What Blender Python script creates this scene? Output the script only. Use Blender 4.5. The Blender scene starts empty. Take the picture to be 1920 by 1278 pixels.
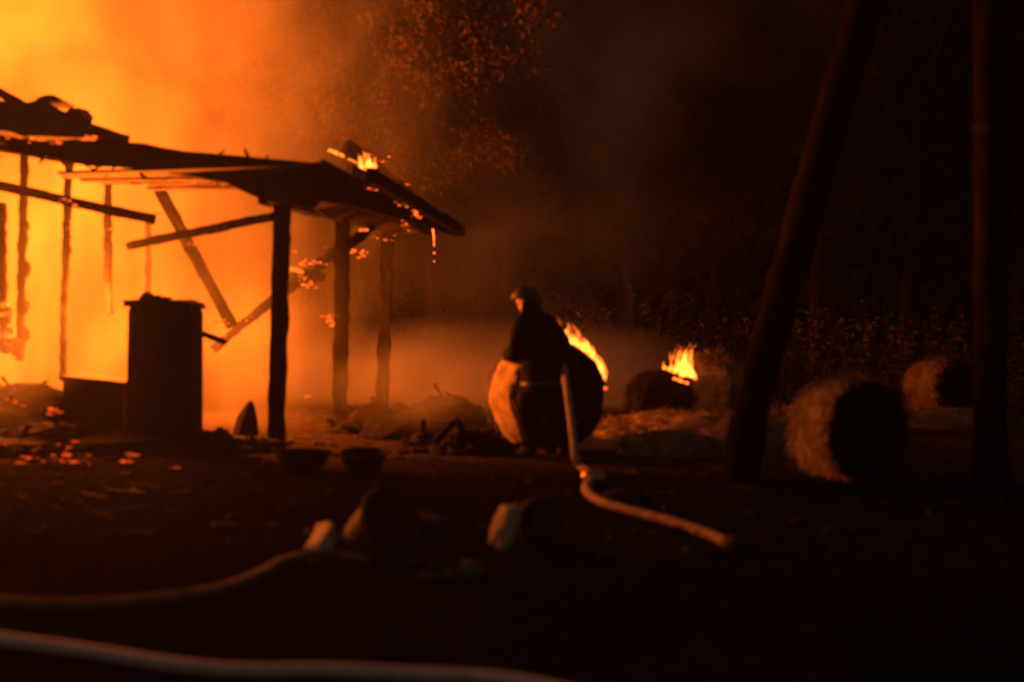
import bpy, bmesh, math, random
from mathutils import Vector, Matrix, Euler, noise
random.seed(7)
R = math.radians
scene = bpy.context.scene
COL = scene.collection

# ---------------------------------------------------------------- camera
FPX = 2667.0
CAM = Vector((0, 0, 1.6))
cam_rot = (Euler((R(90 - 1.37), 0, 0)).to_matrix() @ Matrix.Rotation(R(1.0), 3, 'Z'))
cd = bpy.data.cameras.new('camera')
cd.lens = 50; cd.sensor_width = 36; cd.clip_start = 0.05; cd.clip_end = 1500
cd.dof.use_dof = True
cd.dof.focus_distance = 120
cd.dof.aperture_fstop = 0.95
cam = bpy.data.objects.new('camera', cd)
cam.matrix_world = Matrix.Translation(CAM) @ cam_rot.to_4x4()
COL.objects.link(cam); scene.camera = cam

# ---------------------------------------------------------------- world: dimmed sky with a low sun, raised as fill for the near hose
w = bpy.data.worlds.new('World'); scene.world = w; w.use_nodes = True
wn = w.node_tree.nodes; wl = w.node_tree.links
for n in list(wn): wn.remove(n)
sky = wn.new('ShaderNodeTexSky'); sky.sky_type = 'NISHITA'; sky.sun_disc = False
sky.sun_elevation = R(1); sky.sun_rotation = R(200)
bg = wn.new('ShaderNodeBackground'); bg.inputs['Strength'].default_value = 0.042
wo = wn.new('ShaderNodeOutputWorld')
wl.new(sky.outputs[0], bg.inputs['Color']); wl.new(bg.outputs[0], wo.inputs['Surface'])

# ---------------------------------------------------------------- the light of the fire (all one flame colour)
FIRE = (1.0, 0.155, 0.009)
def fire_light(name, loc, watts, size):
    ld = bpy.data.lights.new(name, 'POINT'); ld.energy = watts; ld.color = FIRE; ld.shadow_soft_size = size
    o = bpy.data.objects.new(name, ld); o.location = loc; COL.objects.link(o); return o
fire_light('fire_light', (-8.8, 17.3, 1.7), 2600, 0.6)
fire_light('fire_light', (-4.9, 16.9, 1.5), 2600, 0.5)
fire_light('fire_light', (-3.9, 19.8, 1.1), 520, 0.4)
fire_light('fire_light', (-7.2, 18.6, 5.0), 3600, 1.3)

# ---------------------------------------------------------------- render settings
vs = scene.view_settings
vs.view_transform = 'Standard'; vs.look = 'None'; vs.exposure = 0; vs.gamma = 1; vs.use_curve_mapping = False
cy = scene.cycles
cy.use_denoising = True
cy.max_bounces = 4; cy.diffuse_bounces = 2; cy.glossy_bounces = 2; cy.transmission_bounces = 2
cy.volume_bounces = 1; cy.transparent_max_bounces = 8
cy.volume_step_rate = 1.0; cy.volume_max_steps = 256
cy.sample_clamp_indirect = 6
cy.use_adaptive_sampling = True; cy.adaptive_threshold = 0.02

# ================================================================ helpers
def pt(px, py, d):
    v = cam_rot @ Vector(((px - 960) / FPX, -(py - 639) / FPX, -1))
    return CAM + v * (d / v.y)
def gz(x, y):
    return noise.noise(Vector((x * .35, y * .35, 3.1))) * .05 + noise.noise(Vector((x * 1.6, y * 1.6, 7.7))) * .018
def gp(px, py):
    v = cam_rot @ Vector(((px - 960) / FPX, -(py - 639) / FPX, -1))
    p = CAM + v * (-CAM.z / v.z)
    return Vector((p.x, p.y, gz(p.x, p.y)))
def nz(p, s, seed=0.0):
    return noise.noise(Vector((p[0] * s + seed, p[1] * s - seed, p[2] * s + 2 * seed)))

def link(o): COL.objects.link(o); return o
def tag(o, label=None, cat=None, group=None, kind=None):
    if label: o['label'] = label
    if cat: o['category'] = cat
    if group: o['group'] = group
    if kind: o['kind'] = kind
    return o
def empty(name, loc, rz=0):
    o = bpy.data.objects.new(name, None); o.empty_display_size = .1
    o.location = loc; o.rotation_euler = (0, 0, rz); return link(o)
def mesh_obj(name, verts, faces, mat, parent=None, loc=None, smooth=True):
    me = bpy.data.meshes.new(name); me.from_pydata([tuple(v) for v in verts], [], faces)
    if smooth: me.polygons.foreach_set('use_smooth', [True] * len(me.polygons))
    me.materials.append(mat); me.update()
    o = bpy.data.objects.new(name, me)
    if loc is not None: o.location = loc
    link(o)
    if parent:
        o.parent = parent
        pm = Matrix.Translation(parent.location) @ parent.rotation_euler.to_matrix().to_4x4()
        o.matrix_parent_inverse = pm.inverted() if loc is None else Matrix()
    return o          # world-space verts when loc is None, parent-space otherwise

class MB:
    def __init__(s): s.v = []; s.f = []
    def add(s, verts, faces):
        b = len(s.v); s.v += [Vector(x) for x in verts]; s.f += [tuple(i + b for i in f) for f in faces]; return s
    def obj(s, name, mat, parent=None, loc=None, smooth=True): return mesh_obj(name, s.v, s.f, mat, parent, loc, smooth)

def sweep(pts, rad, n=10, flat=1.0, cap=True, rough=0.0, seed=0):
    """tube along pts; rad number or list; flat squeezes the section's vertical axis"""
    pts = [Vector(p) for p in pts]; N = len(pts); vs_, fs = [], []
    for i, p in enumerate(pts):
        t = (pts[min(i + 1, N - 1)] - pts[max(i - 1, 0)]).normalized()
        if i and flat == 1.0: sx = (sx - t * sx.dot(t)).normalized(); sy = sx.cross(t).normalized()
        else:
            up = Vector((0, 0, 1)) if abs(t.z) < .92 else Vector((0, 1, 0))
            sx = t.cross(up).normalized(); sy = sx.cross(t).normalized()
        r = rad[i] if isinstance(rad, (list, tuple)) else rad
        for k in range(n):
            a = 2 * math.pi * k / n
            q = p + sx * math.cos(a) * r + sy * math.sin(a) * r * flat
            if rough: q = p + (q - p) * (1 + rough * nz(q, 3.0, seed) * 2)
            vs_.append(q)
    for i in range(N - 1):
        for k in range(n):
            a, b = i * n + k, i * n + (k + 1) % n
            fs.append((a, b, b + n, a + n))
    if cap:
        fs.append(tuple(range(n - 1, -1, -1))); fs.append(tuple(range((N - 1) * n, N * n)))
    return vs_, fs
def catmull(pts, per=8):
    pts = [Vector(p) for p in pts]; out = []
    P = [pts[0] * 2 - pts[1]] + pts + [pts[-1] * 2 - pts[-2]]
    for i in range(1, len(P) - 2):
        for k in range(per):
            t = k / per; a, b, c, d = P[i - 1], P[i], P[i + 1], P[i + 2]
            out.append(.5 * ((2 * b) + (c - a) * t + (2 * a - 5 * b + 4 * c - d) * t * t + (3 * b - a - 3 * c + d) * t ** 3))
    out.append(pts[-1]); return out
def lathe(profile, n=24):
    """profile [(r,z)...] about z"""
    v, f = [], []
    for r, z in profile:
        for k in range(n):
            a = 2 * math.pi * k / n; v.append(Vector((r * math.cos(a), r * math.sin(a), z)))
    for i in range(len(profile) - 1):
        for k in range(n):
            a, b = i * n + k, i * n + (k + 1) % n; f.append((a, b, b + n, a + n))
    return v, f
def xf(vf, M):
    return [M @ Vector(x) for x in vf[0]], vf[1]
def frame(origin, axis):
    z = Vector(axis).normalized(); up = Vector((0, 0, 1)) if abs(z.z) < .95 else Vector((0, 1, 0))
    x = up.cross(z).normalized(); y = z.cross(x)
    return Matrix((( x.x, y.x, z.x, origin[0]), (x.y, y.y, z.y, origin[1]), (x.z, y.z, z.z, origin[2]), (0, 0, 0, 1)))
def beam(p0, p1, w_, h_, rough=.12, seed=0.0, n=14, taper=1.0):
    """charred timber: square section with worn, uneven sides"""
    p0, p1 = Vector(p0), Vector(p1); t = (p1 - p0).normalized()
    up = Vector((0, 0, 1)) if abs(t.z) < .9 else Vector((0, 1, 0))
    sx = t.cross(up).normalized(); sy = sx.cross(t).normalized()
    sec = [(-1, -1), (0, -1.02), (1, -1), (1.02, 0), (1, 1), (0, 1.02), (-1, 1), (-1.02, 0)]
    v, f = [], []; m = len(sec)
    for i in range(n + 1):
        c = p0.lerp(p1, i / n); k = 1 + (taper - 1) * i / n
        for a, b in sec:
            q = c + sx * a * w_ / 2 * k + sy * b * h_ / 2 * k
            d = nz(q, 6.0, seed) + .6 * nz(q, 17.0, seed + 3)
            v.append(c + (q - c) * (1 + rough * d * 1.8))
    for i in range(n):
        for k in range(m):
            a, b = i * m + k, i * m + (k + 1) % m; f.append((a, b, b + m, a + m))
    f.append(tuple(range(m - 1, -1, -1))); f.append(tuple(range(n * m, n * m + m)))
    return v, f
def slab(outline, normal, thick, rough=0.0, seed=0.0):
    """closed solid from a planar 3-D outline"""
    bm = bmesh.new(); nrm = Vector(normal).normalized() * thick
    vs_ = [bm.verts.new(p) for p in outline]; bm.faces.new(vs_)
    bmesh.ops.triangulate(bm, faces=bm.faces[:])
    bmesh.ops.subdivide_edges(bm, edges=bm.edges[:], cuts=2, use_grid_fill=True)
    ex = bmesh.ops.extrude_face_region(bm, geom=bm.faces[:])
    bmesh.ops.translate(bm, verts=[g for g in ex['geom'] if isinstance(g, bmesh.types.BMVert)], vec=nrm)
    bmesh.ops.recalc_face_normals(bm, faces=bm.faces[:])
    if rough:
        for q in bm.verts: q.co += Vector((nz(q.co, 5, seed), nz(q.co, 5, seed + 9), nz(q.co, 5, seed + 17))) * rough
    bm.verts.index_update()
    out = [q.co.copy() for q in bm.verts], [tuple(x.index for x in fc.verts) for fc in bm.faces]
    bm.free(); return out
def px_slab(pix, d, thick, rough=.03, seed=0.0):
    return slab([pt(x, y, d) for x, y in pix], (0, 1, 0), thick, rough, seed)
def ico(sub=3):
    bm = bmesh.new(); bmesh.ops.create_icosphere(bm, subdivisions=sub, radius=1)
    bm.verts.index_update()
    o = [q.co.copy() for q in bm.verts], [tuple(x.index for x in fc.verts) for fc in bm.faces]; bm.free(); return o
ICO2, ICO3 = ico(2), ico(3)
def lump(c, rx, ry, rz, rough=.25, fr=1.6, seed=0.0, base=None):
    v = []
    for q in (base or ICO3)[0]:
        k = 1 + rough * (nz(q, fr, seed) + .5 * nz(q, fr * 2.7, seed + 5))
        v.append(Vector(c) + Vector((q.x * rx, q.y * ry, q.z * rz)) * k)
    return v, (base or ICO3)[1]

# ================================================================ materials
def nt(mat):
    mat.use_nodes = True; t = mat.node_tree
    for n in list(t.nodes): t.nodes.remove(n)
    return t
def surf(name, c1, c2, rough=.85, scale=4, bump=.25, bscale=None, spec=.25, stretch=(1, 1, 1), metal=0):
    m = bpy.data.materials.new(name); t = nt(m); N = t.nodes; L = t.links
    tc = N.new('ShaderNodeTexCoord'); mp = N.new('ShaderNodeMapping'); mp.inputs['Scale'].default_value = stretch
    no = N.new('ShaderNodeTexNoise'); no.inputs['Scale'].default_value = scale; no.inputs['Detail'].default_value = 5
    cr = N.new('ShaderNodeValToRGB'); cr.color_ramp.elements[0].position = .35; cr.color_ramp.elements[1].position = .68
    cr.color_ramp.elements[0].color = (*c1, 1); cr.color_ramp.elements[1].color = (*c2, 1)
    bs = N.new('ShaderNodeBsdfPrincipled'); bs.inputs['Roughness'].default_value = rough
    bs.inputs['Specular IOR Level'].default_value = spec; bs.inputs['Metallic'].default_value = metal
    n2 = N.new('ShaderNodeTexNoise'); n2.inputs['Scale'].default_value = bscale or scale * 5; n2.inputs['Detail'].default_value = 4
    bp = N.new('ShaderNodeBump'); bp.inputs['Strength'].default_value = bump; bp.inputs['Distance'].default_value = .03
    o = N.new('ShaderNodeOutputMaterial')
    L.new(tc.outputs['Object'], mp.inputs['Vector']); L.new(mp.outputs[0], no.inputs['Vector']); L.new(mp.outputs[0], n2.inputs['Vector'])
    L.new(no.outputs['Fac'], cr.inputs[0]); L.new(cr.outputs[0], bs.inputs['Base Color'])
    L.new(n2.outputs['Fac'], bp.inputs['Height']); L.new(bp.outputs[0], bs.inputs['Normal'])
    L.new(bs.outputs[0], o.inputs['Surface']); return m
def volume(name, emit=0.0, dens=0.0, nscale=.5, lo=.3, hi=.7, floor=.0, power=1.0, aniso=.3, seed=0.0, detail=3.0,
           stretch=(1, 1, 1), ecol=FIRE, step=1.0, edge=1.0, scol=(.6, .6, .6)):
    """soft ellipsoid of glowing gas and/or smoke: noise times a falloff that reaches zero at the mesh"""
    m = bpy.data.materials.new(name); t = nt(m); N = t.nodes; L = t.links
    def math_(op, a, b=None, clamp=False):
        n = N.new('ShaderNodeMath'); n.operation = op; n.use_clamp = clamp
        for i, x in enumerate((a, b)):
            if x is None: continue
            if isinstance(x, (int, float)): n.inputs[i].default_value = x
            else: L.new(x, n.inputs[i])
        return n.outputs[0]
    tc = N.new('ShaderNodeTexCoord')
    mp = N.new('ShaderNodeMapping'); mp.inputs['Scale'].default_value = stretch; mp.inputs['Location'].default_value = (seed, seed * .7, -seed)
    L.new(tc.outputs['Object'], mp.inputs[0])
    no = N.new('ShaderNodeTexNoise'); no.inputs['Scale'].default_value = nscale; no.inputs['Detail'].default_value = detail
    no.inputs['Distortion'].default_value = .4
    L.new(mp.outputs[0], no.inputs['Vector'])
    mr = N.new('ShaderNodeMapRange'); mr.interpolation_type = 'SMOOTHSTEP'
    mr.inputs['From Min'].default_value = lo; mr.inputs['From Max'].default_value = hi
    mr.inputs['To Min'].default_value = floor; mr.inputs['To Max'].default_value = 1
    L.new(no.outputs['Fac'], mr.inputs['Value'])
    vm = N.new('ShaderNodeVectorMath'); vm.operation = 'MULTIPLY_ADD'
    vm.inputs[1].default_value = (2, 2, 2); vm.inputs[2].default_value = (-1, -1, -1)
    L.new(tc.outputs['Generated'], vm.inputs[0])
    ln = N.new('ShaderNodeVectorMath'); ln.operation = 'LENGTH'; L.new(vm.outputs[0], ln.inputs[0])
    fr = N.new('ShaderNodeMapRange'); fr.interpolation_type = 'SMOOTHSTEP'
    fr.inputs['From Min'].default_value = 1.0; fr.inputs['From Max'].default_value = 1.0 - edge
    L.new(ln.outputs['Value'], fr.inputs['Value'])
    fall = math_('POWER', fr.outputs[0], power)
    k = math_('MULTIPLY', fall, mr.outputs[0])
    pv = N.new('ShaderNodeVolumePrincipled'); pv.inputs['Color'].default_value = (*scol, 1)
    pv.inputs['Anisotropy'].default_value = aniso
    pv.inputs['Density'].default_value = 0; pv.inputs['Blackbody Intensity'].default_value = 0
    pv.inputs['Emission Color'].default_value = (*ecol, 1)
    if dens: L.new(math_('MULTIPLY', k, dens), pv.inputs['Density'])
    if emit: L.new(math_('MULTIPLY', k, emit), pv.inputs['Emission Strength'])
    o = N.new('ShaderNodeOutputMaterial'); L.new(pv.outputs[0], o.inputs['Volume'])
    m.cycles.volume_step_rate = step; return m
def flame_mat(name, emit, nscale=9, lo=.25, hi=.75, floor=.15):
    m = bpy.data.materials.new(name); t = nt(m); N = t.nodes; L = t.links
    tc = N.new('ShaderNodeTexCoord'); mp = N.new('ShaderNodeMapping'); mp.inputs['Scale'].default_value = (1, 1, .45)
    no = N.new('ShaderNodeTexNoise'); no.inputs['Scale'].default_value = nscale; no.inputs['Detail'].default_value = 2
    mr = N.new('ShaderNodeMapRange'); mr.inputs['From Min'].default_value = lo; mr.inputs['From Max'].default_value = hi
    mr.inputs['To Min'].default_value = floor * emit; mr.inputs['To Max'].default_value = emit
    em = N.new('ShaderNodeEmission'); em.inputs['Color'].default_value = (1, .15, .014, 1)
    o = N.new('ShaderNodeOutputMaterial')
    L.new(tc.outputs['Object'], mp.inputs[0]); L.new(mp.outputs[0], no.inputs['Vector']); L.new(no.outputs['Fac'], mr.inputs['Value'])
    L.new(mr.outputs[0], em.inputs['Strength']); L.new(em.outputs[0], o.inputs['Volume'])
    m.cycles.volume_step_rate = .5; return m
def ember_mat(name, lo, hi, ec=(1, .10, .010, 1)):
    m = bpy.data.materials.new(name); t = nt(m); N = t.nodes; L = t.links
    tc = N.new('ShaderNodeTexCoord'); no = N.new('ShaderNodeTexNoise'); no.inputs['Scale'].default_value = 14
    mr = N.new('ShaderNodeMapRange'); mr.inputs['From Min'].default_value = .4; mr.inputs['From Max'].default_value = .68
    mr.inputs['To Min'].default_value = lo; mr.inputs['To Max'].default_value = hi
    em = N.new('ShaderNodeBsdfPrincipled'); em.inputs['Base Color'].default_value = (.008, .007, .006, 1); em.inputs['Specular IOR Level'].default_value = .05; em.inputs['Roughness'].default_value = .9
    em.inputs['Emission Color'].default_value = ec
    o = N.new('ShaderNodeOutputMaterial')
    L.new(tc.outputs['Object'], no.inputs['Vector']); L.new(no.outputs['Fac'], mr.inputs['Value'])
    L.new(mr.outputs[0], em.inputs['Emission Strength']); L.new(em.outputs[0], o.inputs['Surface']); return m

M = {}
M['char'] = surf('charred_wood', (.006, .005, .0045), (.022, .019, .016), .95, 6, .6, 40, .05, (1, 1, .3))
M['wood'] = surf('scorched_wood', (.03, .022, .016), (.12, .085, .06), .85, 5, .4, 30, .2)
M['ash'] = surf('ash_rubble', (.012, .010, .009), (.05, .045, .04), .95, 3, .6, 18, .1)
M['steel'] = surf('burnt_steel', (.005, .0045, .004), (.016, .013, .011), .9, 3, .15, 20, .08)
M['sheet'] = surf('buckled_roof_sheet', (.02, .017, .015), (.06, .05, .042), .7, 3, .2, 14, .3)
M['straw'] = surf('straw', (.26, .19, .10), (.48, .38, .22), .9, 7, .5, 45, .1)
M['straw_darker'] = surf('darker_straw', (.09, .06, .034), (.20, .145, .085), .95, 6, .5, 40, 0)  # darker tone of the straw colour
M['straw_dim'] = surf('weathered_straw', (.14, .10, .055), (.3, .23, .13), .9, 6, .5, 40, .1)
M['straw_char_shade'] = surf('burnt_shaded_straw', (.006, .005, .0045), (.02, .016, .013), .95, 6, .6, 40, .1)  # black straw: burnt bale, and bale ends darkened for shade
M['bark'] = surf('bark', (.035, .026, .02), (.12, .09, .07), .9, 5, .9, 22, .15, (2.2, 2.2, .45))
M['bark_pale'] = surf('smooth_bark', (.07, .055, .045), (.17, .14, .115), .85, 4, .5, 18, .15, (2, 2, .5))
M['bark_night'] = surf('night_shade_bark', (.005, .004, .0035), (.017, .013, .010), .95, 5, .9, 22, .03, (2.2, 2.2, .45))  # bark colour lowered to stand for night shade on the trunks
M['leaf_dark'] = surf('dark_leaves', (.012, .015, .006), (.035, .038, .015), .9, 2, .1, 10, 0)
M['bark_dark'] = surf('dark_bark', (.008, .0065, .005), (.028, .022, .017), .9, 5, .9, 22, .1, (2.2, 2.2, .45))
M['leaf'] = surf('leaves', (.05, .035, .013), (.10, .065, .026), .8, 2, .1, 10, .05)
M['weed'] = surf('dry_weeds', (.03, .028, .012), (.085, .07, .03), .9, 2, .1, 10, 0)
M['grass'] = surf('night_grass', (.010, .013, .005), (.03, .032, .012), .9, 2, .1, 10, 0)
M['jacket'] = surf('turnout_cloth', (.006, .006, .006), (.016, .015, .015), .9, 6, .35, 60, .05)
M['boots'] = surf('black_rubber', (.006, .006, .006), (.014, .014, .014), .7, 8, .1, 30, .1)
M['skin'] = surf('skin', (.42, .27, .2), (.5, .34, .26), .6, 12, .05, 60, .3)
M['helmet'] = surf('helmet_shell', (.04, .036, .032), (.07, .062, .055), .4, 8, .03, 30, .4)
M['band'] = surf('reflective_band', (.03, .028, .022), (.07, .065, .05), .5, 20, .05, 60, .4)
M['hose'] = surf('canvas_hose', (.30, .22, .15), (.46, .36, .25), .9, 10, .35, 160, .1)
M['hose_old'] = surf('dirty_hose', (.12, .085, .06), (.24, .18, .13), .9, 9, .35, 120, .1)
M['hose_grey'] = surf('pale_canvas_hose', (.58, .55, .52), (.7, .67, .63), .85, 10, .25, 140, .2)
M['brass'] = surf('brass_fitting', (.35, .25, .1), (.5, .36, .16), .4, 8, .05, 40, .5, metal=.8)
M['rubber'] = surf('tyre_rubber', (.010, .010, .010), (.022, .021, .02), .8, 9, .2, 40, .25)
M['tub'] = surf('grey_plastic', (.03, .028, .03), (.06, .056, .058), .75, 5, .06, 20, .3)
M['pale'] = surf('pale_plastic', (.26, .22, .18), (.38, .33, .27), .7, 5, .2, 18, .3)
M['tarp'] = surf('dark_tarp', (.03, .024, .02), (.07, .055, .045), .7, 4, .2, 20, .3)
M['stone'] = surf('stones', (.09, .075, .06), (.2, .17, .14), .9, 5, .4, 25, .2)
M['ember'] = ember_mat('embers_dim', 0.0, 1.6, (1, .07, .006, 1))
M['ember_hot'] = ember_mat('embers_hot', .2, 6)
M['flame'] = flame_mat('flame', 62)
M['flame_hot'] = flame_mat('hot_flame', 105, 18, .33, .62, .08)
M['flame_thin'] = flame_mat('thin_flame', 55, 14, .3, .7, .2)

# ---- ground material: trampled earth round the shed, dark turf elsewhere
gm = bpy.data.materials.new('earth_and_turf'); t = nt(gm); N = t.nodes; L = t.links
tc = N.new('ShaderNodeTexCoord')
n1 = N.new('ShaderNodeTexNoise'); n1.inputs['Scale'].default_value = .45; n1.inputs['Detail'].default_value = 6
n2 = N.new('ShaderNodeTexNoise'); n2.inputs['Scale'].default_value = 7; n2.inputs['Detail'].default_value = 6
n3 = N.new('ShaderNodeTexNoise'); n3.inputs['Scale'].default_value = 40; n3.inputs['Detail'].default_value = 3
sp = N.new('ShaderNodeSeparateXYZ')
dirt = N.new('ShaderNodeValToRGB'); turf = N.new('ShaderNodeValToRGB')
for r_, a, b in ((dirt, (.016, .013, .010), (.06, .046, .034)), (turf, (.007, .008, .004), (.022, .021, .011))):
    r_.color_ramp.elements[0].position = .32; r_.color_ramp.elements[1].position = .7
    r_.color_ramp.elements[0].color = (*a, 1); r_.color_ramp.elements[1].color = (*b, 1)
mr = N.new('ShaderNodeMapRange'); mr.inputs['From Min'].default_value = 15.0; mr.inputs['From Max'].default_value = 16.6
ad = N.new('ShaderNodeMath'); ad.operation = 'MULTIPLY_ADD'; ad.inputs[1].default_value = 3.5
mx = N.new('ShaderNodeMix'); mx.data_type = 'RGBA'
bs = N.new('ShaderNodeBsdfPrincipled'); bs.inputs['Roughness'].default_value = 1; bs.inputs['Specular IOR Level'].default_value = 0
bp = N.new('ShaderNodeBump'); bp.inputs['Strength'].default_value = .9; bp.inputs['Distance'].default_value = .06
sm = N.new('ShaderNodeMath'); sm.operation = 'MULTIPLY_ADD'; sm.inputs[1].default_value = .35
o = N.new('ShaderNodeOutputMaterial')
for n in (n1, n2, n3): L.new(tc.outputs['Object'], n.inputs['Vector'])
L.new(tc.outputs['Object'], sp.inputs[0])
L.new(n1.outputs['Fac'], ad.inputs[0]); L.new(sp.outputs['Y'], ad.inputs[2])
L.new(ad.outputs[0], mr.inputs['Value'])
L.new(n2.outputs['Fac'], dirt.inputs[0]); L.new(n2.outputs['Fac'], turf.inputs[0])
L.new(mr.outputs[0], mx.inputs['Factor']); L.new(turf.outputs[0], mx.inputs['A']); L.new(dirt.outputs[0], mx.inputs['B'])
L.new(mx.outputs['Result'], bs.inputs['Base Color'])
L.new(n3.outputs['Fac'], sm.inputs[0]); L.new(n2.outputs['Fac'], sm.inputs[2]); L.new(sm.outputs[0], bp.inputs['Height'])
L.new(bp.outputs[0], bs.inputs['Normal']); L.new(bs.outputs[0], o.inputs['Surface'])
M['ground'] = gm

# ================================================================ setting: ground
def axis(near0, near1, step, far0, far1):
    a = [near0 + i * step for i in range(int((near1 - near0) / step) + 1)]
    s, x = step, near1
    while x < far1: s *= 1.35; x += s; a.append(min(x, far1))
    s, x = step, near0
    while x > far0: s *= 1.35; x -= s; a.insert(0, max(x, far0))
    return a
xs = axis(-11, 11, .16, -60, 60); ys = axis(3, 27, .16, -20, 75)
V = [(x, y, gz(x, y)) for y in ys for x in xs]; nx = len(xs)
F = [(j * nx + i, j * nx + i + 1, (j + 1) * nx + i + 1, (j + 1) * nx + i) for j in range(len(ys) - 1) for i in range(nx - 1)]
tag(mesh_obj('ground', V, F, M['ground']), 'dark trampled earth and turf in front of the burning shed', None, None, 'structure')

# ================================================================ the burning shed
shed = tag(empty('burning_shed', (-4.2, 17.5, 0)), 'open-sided timber shed burning down, charred posts under a sagging flat roof', 'shed')
def timber(name, a, b, w_, h_, mat='char', **k): return mesh_obj(name, *beam(a, b, w_, h_, **k), M[mat], shed, smooth=False)
def g0(p, z=-.1): return Vector((p.x, p.y, z))
# heavy posts of the right-hand end
timber('post', pt(530, 372, 15.5), pt(517, 858, 15.5), .17, .17, rough=.10, seed=1, n=26)
timber('post', pt(643, 415, 18.1), pt(636, 812, 18.1), .17, .17, rough=.12, seed=2, n=26)
timber('post', pt(727, 430, 20.8), pt(716, 775, 20.8), .17, .17, rough=.14, seed=3, n=26)
timber('post', pt(676, 440, 22.4), pt(672, 560, 22.4), .09, .09, rough=.2, seed=4, n=10)
# thin burnt studs of the left-hand wall, with charred remnants of cladding on them
def stud(x0, y0, x1, y1, d, w_, seed, knobs):
    mb = MB().add(*beam(pt(x0, y0, d), pt(x1, y1, d), w_, w_, .22, seed, 40))
    for ky, kx, s in knobs:
        f = (ky - y0) / (y1 - y0); c = pt(x0 + (x1 - x0) * f + kx, ky, d)
        mb.add(*lump(c, s * .7, s * .6, s, .4, 2.4, seed + ky, ICO2))
    mb.obj('stud', M['char'], shed, smooth=False)
stud(46, 283, 37, 676, 16.9, .08, 5, [(425, 4, .08), (505, 7, .10), (575, 6, .09), (628, 6, .10), (650, -6, .12), (395, -4, .05)])
stud(129, 296, 118, 712, 16.9, .075, 6, [(330, -5, .05), (470, 5, .05), (560, -4, .05), (640, 3, .04)])
stud(202, 325, 203, 588, 17.2, .075, 7, [(578, 0, .075), (470, 4, .05), (430, -4, .04)])
stud(279, 400, 277, 560, 17.9, .06, 8, [(470, 0, .05)])
stud(4, 380, 6, 660, 16.8, .08, 9, [(590, 0, .14), (640, 6, .16), (470, 2, .06)])
# front wall plate, thick and sagging roof edge
mesh_obj('eave_beam', *px_slab([(-420, 205), (-160, 232), (0, 254), (60, 262), (130, 270), (215, 262), (300, 276), (345, 283), (430, 294), (520, 303), (612, 307),
                                (628, 316), (622, 350), (585, 390), (500, 378), (492, 345), (420, 342), (330, 326), (250, 312), (170, 310), (120, 302), (0, 283), (-160, 262), (-420, 236)], 15.3, .24, .025, 1.3), M['char'], shed, smooth=False)
timber('wall_plate', pt(500, 366, 15.6), pt(790, 438, 24.6), .2, .2, seed=12, n=24)
# flat roof: what is left of the deck boards
NB = 26
for i in range(NB):
    y0 = 15.15 + i * .275; f = i / (NB - 1)
    xr = -2.02 + 1.13 * f + random.uniform(-.05, .05)
    zr = 3.08 - .33 * f + random.uniform(-.012, .012)
    if i < 8: xl = -4.9 + i * .09 + random.uniform(-.25, .25)
    elif i < 12: xl = -3.0 + random.uniform(-.15, .15)
    else: xl = -2.5 + .25 * f + random.uniform(-.12, .12)
    mesh_obj('roof_board', *beam((xl, y0, 2.93 + .01 * (i % 3)), (xr, y0, zr), .262, .028, .10, 20 + i, 8), M['wood' if i < 8 else 'char'], shed, smooth=False)
for k, x in enumerate((-2.55, -2.05, -1.55)):
    timber('rafter', (x, 15.25, 2.98), (x + .75, 22.2, 2.76), .09, .15, seed=60 + k, n=18)
mesh_obj('verge_board', *slab([Vector((-2.03, 15.12, 2.70)), Vector((-2.03, 15.12, 3.11)), Vector((-1.5, 18.4, 2.99)), Vector((-.92, 22.0, 2.86)), Vector((-.86, 22.1, 2.68)), Vector((-1.5, 18.4, 2.74))], (-1, .16, 0), .05, .03, 8), M['char'], shed, smooth=False)
mesh_obj('side_boarding', *slab([pt(500, 345, 15.45), pt(622, 318, 15.45), pt(700, 352, 17.2), pt(790, 398, 20), pt(838, 428, 22.4), pt(786, 446, 23), pt(700, 424, 19.6), pt(640, 412, 18), pt(560, 388, 16.2), pt(505, 380, 15.5)], (-.3, .3, .15), .04, .04, 6), M['wood'], shed, smooth=False)
rs = random.Random(44)
for k in range(22):
    x0 = rs.uniform(60, 560) if k % 2 else rs.uniform(-30, 320); y0 = (262 + (x0 - 60) * .085) if k % 2 else (296 + (x0 - 60) * .16)
    p = pt(x0, y0 + (6 if k % 2 else -4), 15.25); d = Vector((rs.uniform(-1, 1), rs.uniform(-.2, .2), rs.uniform(.05, .5) * (1 if k % 2 else -1))).normalized() * rs.uniform(.07, .18)
    mesh_obj('splinter', *beam(p - d * .4, p + d, rs.uniform(.03, .06), rs.uniform(.02, .04), .3, k, 5, .4), M['char'], shed, smooth=False)
# burnt rafters sticking out along the rear right corner
timber('rafter', pt(648, 272, 20.5), pt(856, 434, 22.4), .10, .22, seed=70, n=20, rough=.22, taper=.5)
timber('rafter', pt(655, 318, 19.5), pt(835, 424, 22.0), .10, .14, seed=71, n=20, rough=.25)
mesh_obj('roof_sheet', *px_slab([(700, 330), (722, 322), (760, 352), (812, 392), (852, 428), (800, 432), (742, 440), (690, 428), (650, 405), (640, 378), (690, 388), (760, 398), (740, 360)], 21.6, .06, .05, 4), M['sheet'], shed, smooth=False)
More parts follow.
